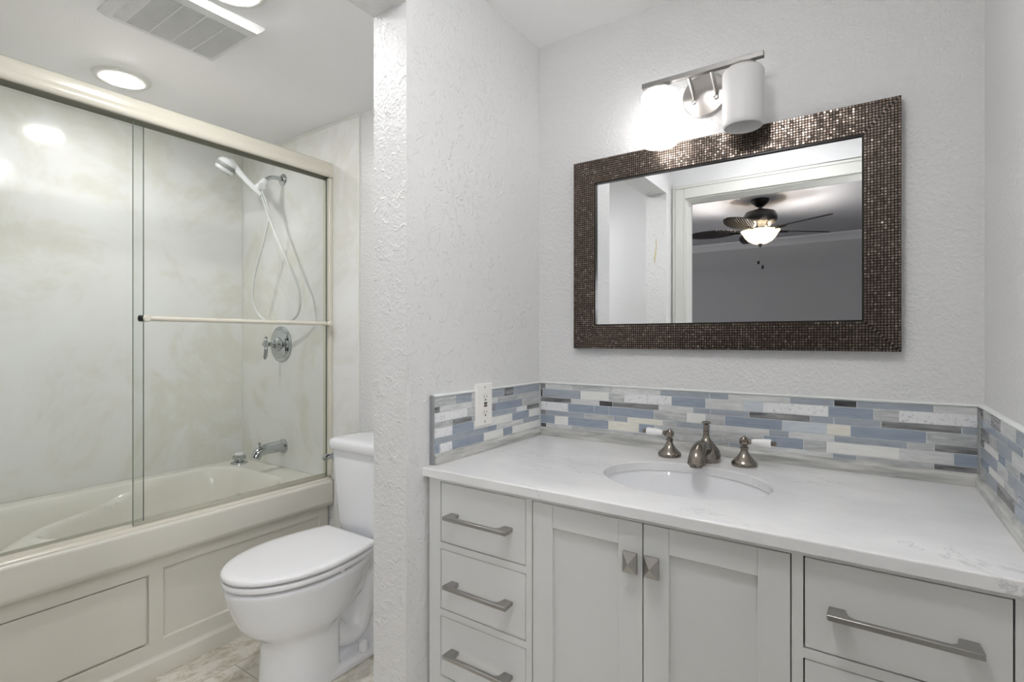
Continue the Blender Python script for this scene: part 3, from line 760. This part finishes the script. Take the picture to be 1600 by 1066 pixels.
# ------------------------------------------------------------------ faucet
FX, FYc = -0.352, 1.452
t = thing('faucet', 'widespread dark nickel faucet with white porcelain levers behind the sink', 'faucet', (FX, FYc, CT + 0.0004))
def handle(x, s):
    b = MB().lathe((x, FYc, CT + 0.0004), (0, 0, 1), [(0.031, 0), (0.0315, 0.006), (0.030, 0.010), (0.022, 0.018), (0.014, 0.027), (0.0095, 0.036), (0.0085, 0.042), (0.0105, 0.044), (0.0105, 0.047), (0.008, 0.049),
             (0.0075, 0.052), (0.011, 0.056), (0.0125, 0.062), (0.011, 0.069), (0.006, 0.073), (0.002, 0.076), (0, 0.077)], 32).build('tap_handle', M_pewter, t)
    d = Vector((s, -0.02 if s < 0 else -0.10, 0.02)); base = Vector((x, FYc, CT + 0.063))
    q = MB().lathe(base, d, [(0.005, 0.008), (0.008, 0.012), (0.0055, 0.016), (0.0055, 0.020)], 20)
    q.build('lever_ferrule', M_pewter, b)
    q = MB().lathe(base, d, [(0.005, 0.063), (0.0075, 0.065), (0.0045, 0.068), (0.0065, 0.072), (0.0045, 0.076), (0, 0.077)], 20)
    q.build('lever_finial', M_pewter, b)
    MB().lathe(base, d, [(0.0065, 0.019), (0.0085, 0.024), (0.0108, 0.045), (0.0115, 0.062), (0.0100, 0.065)], 24).build('porcelain_lever', M_ceramic, b)
handle(FX - 0.099, -1); handle(FX + 0.095, 1)
p = MB().lathe((FX, FYc, CT + 0.0004), (0, 0, 1), [(0.033, 0), (0.036, 0.006), (0.037, 0.016), (0.033, 0.030), (0.023, 0.044), (0.0135, 0.056), (0.009, 0.062), (0.0075, 0.072), (0.0075, 0.080), (0, 0.080)], 36)
sp = spline([(FX, FYc + 0.008, CT + 0.024), (FX, FYc - 0.018, CT + 0.032), (FX, FYc - 0.045, CT + 0.044), (FX, FYc - 0.075, CT + 0.043), (FX, FYc - 0.096, CT + 0.028), (FX, FYc - 0.102, CT + 0.010)], 6)
p.tube(sp, [0.022 - 0.004 * math.sin(PI * k / (len(sp) - 1)) for k in range(len(sp))], 24)
p.lathe((FX, FYc - 0.102, CT + 0.013), (0, -0.05, -1), [(0.020, 0), (0.0205, 0.004), (0.016, 0.006), (0.016, 0.010), (0.013, 0.0105)], 24)
p.build('spout', M_pewter, t, smooth=60)
MB().lathe((FX, FYc, CT + 0.080), (0, 0, 1), [(0.0068, 0), (0.0085, 0.003), (0.0068, 0.005), (0.0068, 0.018), (0.011, 0.022), (0.0115, 0.025), (0.008, 0.026), (0.0, 0.024)], 24).build('lift_knob', M_pewter, t)

# ------------------------------------------------------------------ backsplash
TA = ["-0.932 D -0.903 l -0.8 g -0.659 l -0.619 l -0.506 G -0.363 G -0.313 l -0.161 G -0.063 K -0.015 G 0.133 l 0.211",
 "-0.932 K -0.915 G -0.77 w -0.671 g -0.619 s -0.471 B -0.375 l -0.275 P -0.225 s -0.075 B 0.019 g 0.069 s 0.211",
 "-0.932 D -0.805 l -0.704 K -0.658 D -0.51 l -0.409 G -0.361 G -0.26 D -0.115 G -0.063 G 0.034 D 0.182 G 0.211",
 "-0.932 s -0.817 B -0.722 B -0.671 B -0.525 g -0.427 w -0.375 g -0.323 B -0.179 P -0.078 c -0.028 B 0.12 g 0.211",
 "-0.932 D -0.901 G -0.756 g -0.655 G -0.609 c -0.498 g -0.459 G -0.361 l -0.211 G -0.163 l -0.063 G 0.085 g 0.134 D 0.211",
 "-0.932 B -0.868 w -0.817 B -0.673 c -0.572 B -0.524 g -0.327 g -0.225 B -0.13 g -0.079 w 0.07 l 0.168 B 0.211",
 "-0.932 K -0.901 l -0.803 g -0.658 g -0.548 g -0.447 g -0.364 g -0.311 G -0.268 l -0.164 l -0.066 G -0.015 g 0.133 D 0.211"]
TL = ["1.006 g 1.093 G 1.162 l 1.245 G 1.326 D 1.373 G 1.533",
 "1.006 D 1.027 l 1.16 l 1.29 g 1.387 g 1.533",
 "1.006 s 1.141 g 1.24 D 1.274 B 1.422 g 1.533",
 "1.006 g 1.079 D 1.162 g 1.245 G 1.39 s 1.453 D 1.533",
 "1.006 s 1.077 B 1.171 w 1.369 B 1.466 w 1.533",
 "1.006 G 1.136 G 1.24 B 1.282 l 1.434 G 1.533",
 "1.006 B 1.026 s 1.076 B 1.218 w 1.318 B 1.368 w 1.533"]
TR = ["0.972 g 1.06 G 1.21 l 1.33 D 1.42 g 1.50 D 1.533",
 "0.972 B 1.08 g 1.16 B 1.27 G 1.38 B 1.533",
 "0.972 G 1.10 l 1.24 G 1.36 g 1.44 D 1.533",
 "0.972 s 1.03 B 1.18 g 1.29 B 1.35 w 1.49 D 1.533",
 "0.972 l 1.12 G 1.27 l 1.36 G 1.533",
 "0.972 w 1.05 B 1.19 g 1.30 w 1.36 w 1.44 B 1.533",
 "0.972 G 1.14 B 1.22 D 1.36 G 1.47 g 1.533"]
KEYS = list(TM.keys())
def splash(rows, heights, put, u0, u1, label, side):
    t = thing('backsplash', label, 'backsplash', put(u0, 0, CT))
    p = MB(); zt_ = CT + 0.176; gr = 0.0018
    def bx(ua, ub, d0, d1, za, zb_, mi):
        A = put(ua, d0, za); B = put(ub, d1, zb_)
        p.box(min(A[0], B[0]), max(A[0], B[0]), min(A[1], B[1]), max(A[1], B[1]), min(A[2], B[2]), max(A[2], B[2]), mi)
    bx(u0, u1, 0.0005, 0.0075, CT + 0.026, zt_, 0)
    z = zt_ - gr
    for row, h in zip(rows, heights):
        tk_ = row.split()
        for i in range(0, len(tk_) - 1, 2):
            a, b, k = float(tk_[i]), float(tk_[i + 2]), tk_[i + 1]
            a = max(a, u0); b = min(b, u1)
            if b - a < 0.004: continue
            bx(a + gr / 2, b - gr / 2, 0.001, 0.0088 + (0.0012 if k in 's' else 0), z - h, z, 1 + KEYS.index(k))
        z -= h + gr
    p.build('mosaic_tile', [M_grout] + [TM[k] for k in KEYS], t, smooth=0, bevel=0.0004, seg=1)
    # pencil cap on top, rounded base moulding at the bottom
    def sweep(prof, ua, ub):
        q = MB(); q.loft([[put(u, d, z_) for d, z_ in prof] for u in (ua, ub)]); return q
    cap = [(0.0005, zt_), (0.010, zt_), (0.0125, zt_ + 0.002), (0.0125, zt_ + 0.004), (0.010, zt_ + 0.006), (0.0005, zt_ + 0.006)]
    sweep(cap, u0, u1).build('cap_trim', M_cap, t, smooth=40)
    bs = [(0.0005, CT + 0.0005), (0.019, CT + 0.0005)]
    for k in range(0, 7):
        a = PI / 2 * k / 6
        bs.append((0.011 + 0.008 * math.cos(a), CT + 0.018 + 0.008 * math.sin(a)))
    bs += [(0.009, CT + 0.028), (0.0005, CT + 0.028)]
    sweep(bs, u0, u1).build('base_moulding', M_base, t, smooth=50)
    return t
HA = [0.0150, 0.0262, 0.0150, 0.0262, 0.0150, 0.0262, 0.0150]
HL = [0.0232, 0.0145, 0.0232, 0.0145, 0.0232, 0.0145, 0.0232]
splash(TA, HA, lambda u, d, z: (u, W - d, z), -0.9225, XR - 0.0125, 'long blue and grey glass and marble mosaic backsplash under the mirror', 0)
splash(TL, HL, lambda u, d, z: (XB + d, u, z), 1.002, W - 0.0005, 'short mosaic backsplash on the partition wall below the outlet', 1)
splash(TR, HL, lambda u, d, z: (XR - d, u, z), 0.972, W - 0.0005, 'short mosaic backsplash on the right wall at the photo edge', 2)
MB().box(XB + 0.0005, XB + 0.0125, 0.996, 1.002, CT + 0.0005, CT + 0.182).build('edge_trim', M_edge, [o for o in bpy.data.objects if o.name == 'backsplash.001'][0], bevel=0.002)

# ------------------------------------------------------------------ outlet
oy0, oy1, oz0, oz1 = 1.174, 1.250, 0.947, 1.071
ox = XB + 0.0105
t = thing('wall_outlet', 'white outlet plate with test buttons set over the mosaic on the partition', 'outlet', (XB, (oy0 + oy1) / 2, (oz0 + oz1) / 2))
yc, zc = (oy0 + oy1) / 2, (oz0 + oz1) / 2
p = MB(); p.loft([[(XB + 0.0005 if k == 0 else ox + dx, y, z) for y, z in ((oy0 + e_, oz0 + e_), (oy1 - e_, oz0 + e_), (oy1 - e_, oz1 - e_), (oy0 + e_, oz1 - e_))] for k, (dx, e_) in enumerate(((0, 0.004), (0.0005, 0.0), (0.004, 0.0), (0.0065, 0.003)))])
p.build('cover_plate', M_white, t, smooth=0)
xf = ox + 0.0065
MB().box(xf - 0.001, xf + 0.0022, yc - 0.0165, yc + 0.0165, zc - 0.033, zc + 0.033).build('receptacle', M_white, t, bevel=0.0008)
xf2 = xf + 0.0022
for s in (-1, 1):
    p = MB()
    z = zc + s * 0.0225
    p.box(xf2 - 0.0005, xf2 + 0.0003, yc - 0.0072, yc - 0.0055, z - 0.003, z + 0.0045); p.box(xf2 - 0.0005, xf2 + 0.0003, yc + 0.0055, yc + 0.0072, z - 0.002, z + 0.004)
    p.lathe((xf2 - 0.0005, yc, z - (0.0085)), (1, 0, 0), [(0.0028, 0), (0.0028, 0.0008)], 14)
    p.build('slot', M_black, t, smooth=0)
p = MB(); p.box(xf2 - 0.0005, xf2 + 0.0012, yc - 0.0065, yc + 0.0065, zc + 0.0012, zc + 0.0062); p.build('test_button', M_black, t, smooth=0)
p = MB(); p.box(xf2 - 0.0005, xf2 + 0.0012, yc - 0.0065, yc + 0.0065, zc - 0.0062, zc - 0.0012); p.build('reset_button', M_red, t, smooth=0)
for z in (oz0 + 0.012, oz1 - 0.012):
    p = MB(); p.lathe((xf - 0.0005, yc, z), (1, 0, 0), [(0.0032, 0), (0.003, 0.0012), (0, 0.0014)], 14)
    p.build('screw', M_nickel, t)

# ------------------------------------------------------------------ mirror
MX0, MX1, MZ0, MZ1 = -0.7875, 0.0725, 1.170, 1.773
fw = 0.0735; yf = W - 0.024
IX0, IX1, IZ0, IZ1 = MX0 + fw, MX1 - fw, MZ0 + fw, MZ1 - fw
t = thing('wall_mirror', 'rectangular mirror in a wide bronze mosaic frame over the sink', 'mirror', ((MX0 + MX1) / 2, W, MZ0))
MB().box(IX0 - 0.004, IX1 + 0.004, GY, W - 0.002, IZ0 - 0.004, IZ1 + 0.004).build('mirror_glass', M_mirror, t, smooth=0)
def board(out, inn):
    """out: two outer corners, inn: two inner corners (x,z)"""
    q = MB(); c = [out[0], out[1], inn[1], inn[0]]
    q.loft([[(x, W - 0.001, z) for x, z in c], [(x, yf, z) for x, z in c]])
    return q
cor_o = [(MX0, MZ0), (MX1, MZ0), (MX1, MZ1), (MX0, MZ1)]
cor_i = [(IX0, IZ0), (IX1, IZ0), (IX1, IZ1), (IX0, IZ1)]
P_ = 0.0067
for k in range(4):
    a, b = cor_o[k], cor_o[(k + 1) % 4]; ia, ib = cor_i[k], cor_i[(k + 1) % 4]
    q = board((a, b), (ia, ib))
    horiz = k in (0, 2)
    nrow = 11; pw = fw / nrow
    L0, L1 = (MX0, MX1) if horiz else (MZ0, MZ1)
    for r in range(nrow):
        dmid = (r + 0.5) * pw
        lo, hi = L0 + dmid, L1 - dmid
        nn = int((hi - lo) / P_); st_ = (hi - lo) / nn
        for i in range(nn):
            u = lo + (i + 0.5) * st_
            hw = st_ / 2 - 0.0007; hh = pw / 2 - 0.0007
            tx = random.gauss(0, 0.035); tz = random.gauss(0, 0.035)
            if random.random() < 0.04: tx += random.uniform(-.2, .2); tz += random.uniform(-.2, .2)
            if horiz: cx = u; cz = (MZ0 + dmid) if k == 0 else (MZ1 - dmid); wx, wz = hw, hh
            else: cz = u; cx = (MX1 - dmid) if k == 1 else (MX0 + dmid); wx, wz = hh, hw
            vs = []
            for sx_, sz_ in ((-1, -1), (1, -1), (1, 1), (-1, 1)): vs.append((cx + sx_ * wx, yf + 0.0002, cz + sz_ * wz))
            for sx_, sz_ in ((-1, -1), (1, -1), (1, 1), (-1, 1)): vs.append((cx + sx_ * wx * 0.86, yf - 0.0010 + sx_ * wx * tx + sz_ * wz * tz, cz + sz_ * wz * 0.86))
            q.add(vs, [(4, 5, 6, 7), (0, 1, 5, 4), (1, 2, 6, 5), (2, 3, 7, 6), (3, 0, 4, 7)], 1)
    q.build('frame_side', [M_frameb, M_mos], t, smooth=0)
q = MB()
q.box(IX0 - 0.0005, IX0 + 0.0035, yf + 0.002, GY, IZ0, IZ1); q.box(IX1 - 0.0035, IX1 + 0.0005, yf + 0.002, GY, IZ0, IZ1)
q.box(IX0 + 0.0035, IX1 - 0.0035, yf + 0.002, GY, IZ0 - 0.0005, IZ0 + 0.0035); q.box(IX0 + 0.0035, IX1 - 0.0035, yf + 0.002, GY, IZ1 - 0.0035, IZ1 + 0.0005)
q.build('inner_lip', newmat('black inner lip', (40, 36, 33), 0.25), t, smooth=0)

# ------------------------------------------------------------------ vanity sconce
SXc = -0.371; YB = W - 0.088
t = thing('vanity_light', 'two-shade brushed nickel wall light above the mirror, only the left shade lit', 'wall light', (SXc, W, 1.895))
MB().lathe((SXc - 0.006, W - 0.0005, 1.897), (0, -1, 0), [(0.062, 0), (0.062, 0.010), (0.059, 0.013), (0.030, 0.018), (0.012, 0.020), (0, 0.020)], 48).build('wall_plate', M_nickel, t)
bzc = 1.928
MB().box(SXc - 0.160, SXc + 0.160, YB - 0.008, YB + 0.008, bzc - 0.007, bzc + 0.007).build('crossbar', M_bar, t, bevel=0.001)
for s in (-1, 1):
    q = MB().tube([(SXc + s * 0.030 - 0.003, W - 0.014, 1.883), (SXc + s * 0.030, W - 0.03, 1.893), (SXc + s * 0.030, YB + 0.004, bzc - 0.004)], 0.0055, 14)
    q.lathe((SXc + s * 0.030 - 0.003, W - 0.010, 1.880), (0, -1, 0), [(0.008, 0), (0.008, 0.008), (0.005, 0.012), (0, 0.0125)], 16)
    q.build('arm', M_nickel, t)
    x = SXc + s * 0.110
    hd_ = MB().lathe((x, YB, bzc - 0.006), (0, 0, -1), [(0.008, 0), (0.008, 0.006), (0.033, 0.010), (0.035, 0.014), (0.035, 0.022), (0.02, 0.026)], 32).build('socket_cup', M_nickel, t)
    top = bzc - 0.024; rs = 0.0505; H = 0.152
    pr_s = [(0.018, 0.0), (0.036, 0.0), (0.046, 0.004), (rs, 0.012), (rs, H - 0.012), (rs - 0.001, H - 0.004), (rs - 0.005, H), (rs - 0.008, H - 0.003), (rs - 0.008, 0.016), (rs - 0.012, 0.008), (0.018, 0.006)]
    MB().lathe((x, YB, top), (0, 0, -1), pr_s, 48, cap=False).build('lamp_shade', M_shadeon if s < 0 else M_shadeoff, t, smooth=60)['label'] = ('lit white glass shade' if s < 0 else 'unlit white glass shade')

# ------------------------------------------------------------------ bedroom ceiling fan (seen in the mirror)
FXc, FYf = -0.763, 2 * GY - 5.05
t = thing('ceiling_fan', 'dark leaf-blade ceiling fan with lit bowl light, reflected in the mirror', 'ceiling fan', (FXc, FYf, BZ))
M_leaf = newmat('woven dark leaf blade', (40, 34, 30), 0.5)
v = coord(M_leaf, (1, 1, 1))
wv = N(M_leaf, 'ShaderNodeTexWave'); wv.inputs['Scale'].default_value = 22; wv.inputs['Distortion'].default_value = 1.0
LK(M_leaf, v, wv.inputs['Vector']); bump(M_leaf, wv.outputs['Fac'], 0.8, 0.006)
LK(M_leaf, ramp(M_leaf, wv.outputs['Fac'], [(0.2, (16, 14, 13)), (0.8, (44, 38, 33))]), BS(M_leaf).inputs['Base Color'])
c = (FXc, FYf, BZ)
MB().lathe(c, (0, 0, -1), [(0.075, 0), (0.075, 0.015), (0.06, 0.035), (0.035, 0.06), (0.018, 0.07), (0, 0.07)], 32).build('canopy', M_fan, t)
MB().lathe((FXc, FYf, BZ - 0.06), (0, 0, -1), [(0.014, 0), (0.014, 0.05)], 16).build('downrod', M_fan, t)
MB().lathe((FXc, FYf, BZ - 0.085), (0, 0, -1), [(0.03, 0), (0.07, 0.012), (0.12, 0.03), (0.138, 0.06), (0.138, 0.10), (0.12, 0.13), (0.09, 0.145), (0.08, 0.16), (0.06, 0.175), (0.055, 0.20), (0.085, 0.215), (0.085, 0.222), (0, 0.222)], 40).build('motor_housing', M_fan, t)
zb_l = BZ - 0.272
for k in range(5):
    al = -math.radians(40 + 72 * k)
    ux, uy = math.cos(al), math.sin(al)
    def P3(r, w, h):
        return (FXc + ux * r - uy * w, FYf + uy * r + ux * w, zb_l + h)
    q = MB(); top = []; bot = []
    nr = 14
    rows_ = []
    for i in range(nr + 1):
        u = i / nr; r = 0.20 + 0.46 * u
        hw = 0.012 + 0.070 * math.sin(PI * min(1, u * 0.93 + 0.07)) ** 0.75 if u < 1 else 0.012
        rows_.append((r, hw))
    rg = []
    for r, hw in rows_:
        pts = []
        for j in range(7):
            w = hw * (j / 3 - 1)
            pts.append(P3(r, w, -0.24 * w + 0.003 - 0.012 * (1 - (w / max(hw, 1e-4)) ** 2) * 0.4))
        for j in range(6, -1, -1):
            w = hw * (j / 3 - 1)
            pts.append(P3(r, w, -0.24 * w - 0.003 - 0.012 * (1 - (w / max(hw, 1e-4)) ** 2) * 0.4))
        rg.append(pts)
    q.loft(rg)
    bl = q.build('blade', M_leaf, t, smooth=40)
    q = MB(); q.tube([P3(0.075, 0, 0.012), P3(0.13, 0, -0.006), P3(0.18, 0, -0.004), P3(0.26, 0, -0.010)], [0.012, 0.010, 0.016, 0.006], 10)
    q.build('blade_bracket', M_fan, bl)
zr = 2.155
bo = MB().lathe((FXc, FYf, zr), (0, 0, -1), [(0.160, -0.004), (0.158, 0.0), (0.142, 0.02), (0.126, 0.05), (0.098, 0.082), (0.056, 0.105), (0.0, 0.112), (0.0, 0.108), (0.054, 0.101), (0.093, 0.078), (0.121, 0.047), (0.137, 0.018), (0.154, -0.003)], 48, cap=False).build('light_bowl', M_bowl, t, smooth=60)
MB().lathe((FXc, FYf, zr - 0.108), (0, 0, -1), [(0.018, 0), (0.02, 0.006), (0.010, 0.012), (0.012, 0.02), (0.004, 0.03), (0, 0.031)], 20).build('finial', M_fan, t)
MB().tube([(FXc, FYf, BZ - 0.30), (FXc, FYf, zr - 0.10)], 0.006, 10).build('bowl_rod', M_fan, t)
for dx, zl in ((-0.012, 1.90), (0.022, 1.855)):
    q = MB().tube([(FXc + dx, FYf + 0.012, zr - 0.11), (FXc + dx, FYf + 0.012, zl)], 0.0012, 6)
    ch = q.build('pull_chain', M_nickel, t)
    MB().lathe((FXc + dx, FYf + 0.012, zl), (0, 0, -1), [(0.004, 0), (0.010, 0.008), (0.010, 0.03), (0.005, 0.036), (0, 0.036)], 12).build('chain_fob', M_fan, ch)
ld = bpy.data.lights.new('fan_bulb', 'POINT'); ld.energy = FAN_BULB; ld.shadow_soft_size = 0.025; ld.color = (1.0, 0.93, 0.85)
for a in (0, 120, 240):
    lo = bpy.data.objects.new('fan_bulb', ld); COL.objects.link(lo); lo.parent = t
    lo.location = (0.075 * math.cos(math.radians(a)), 0.075 * math.sin(math.radians(a)), zr - BZ - 0.02)

# ------------------------------------------------------------------ added bedroom floor lamp, unseen, gives fill through the doorway
lx, ly = 0.42, -0.62
t = thing('fill_floor_lamp', 'added fill light, a bedroom floor lamp with a lit white drum shade beside the doorway, out of the photo', 'floor lamp', (lx, ly, 0))
MB().lathe((lx, ly, 0), (0, 0, 1), [(0.13, 0), (0.13, 0.012), (0.11, 0.022), (0.012, 0.03), (0.011, 0.04), (0.011, 1.48), (0, 1.48)], 32).build('fill_lamp_stand', M_nickel, t)
MB().lathe((lx, ly, 1.38), (0, 0, 1), [(0.16, 0), (0.14, 0.26), (0.137, 0.26), (0.157, 0)], 40, cap=False).build('lamp_shade', emit('lit fill lamp shade', (251, 251, 252), L_FILL_FLOOR), t, smooth=60)
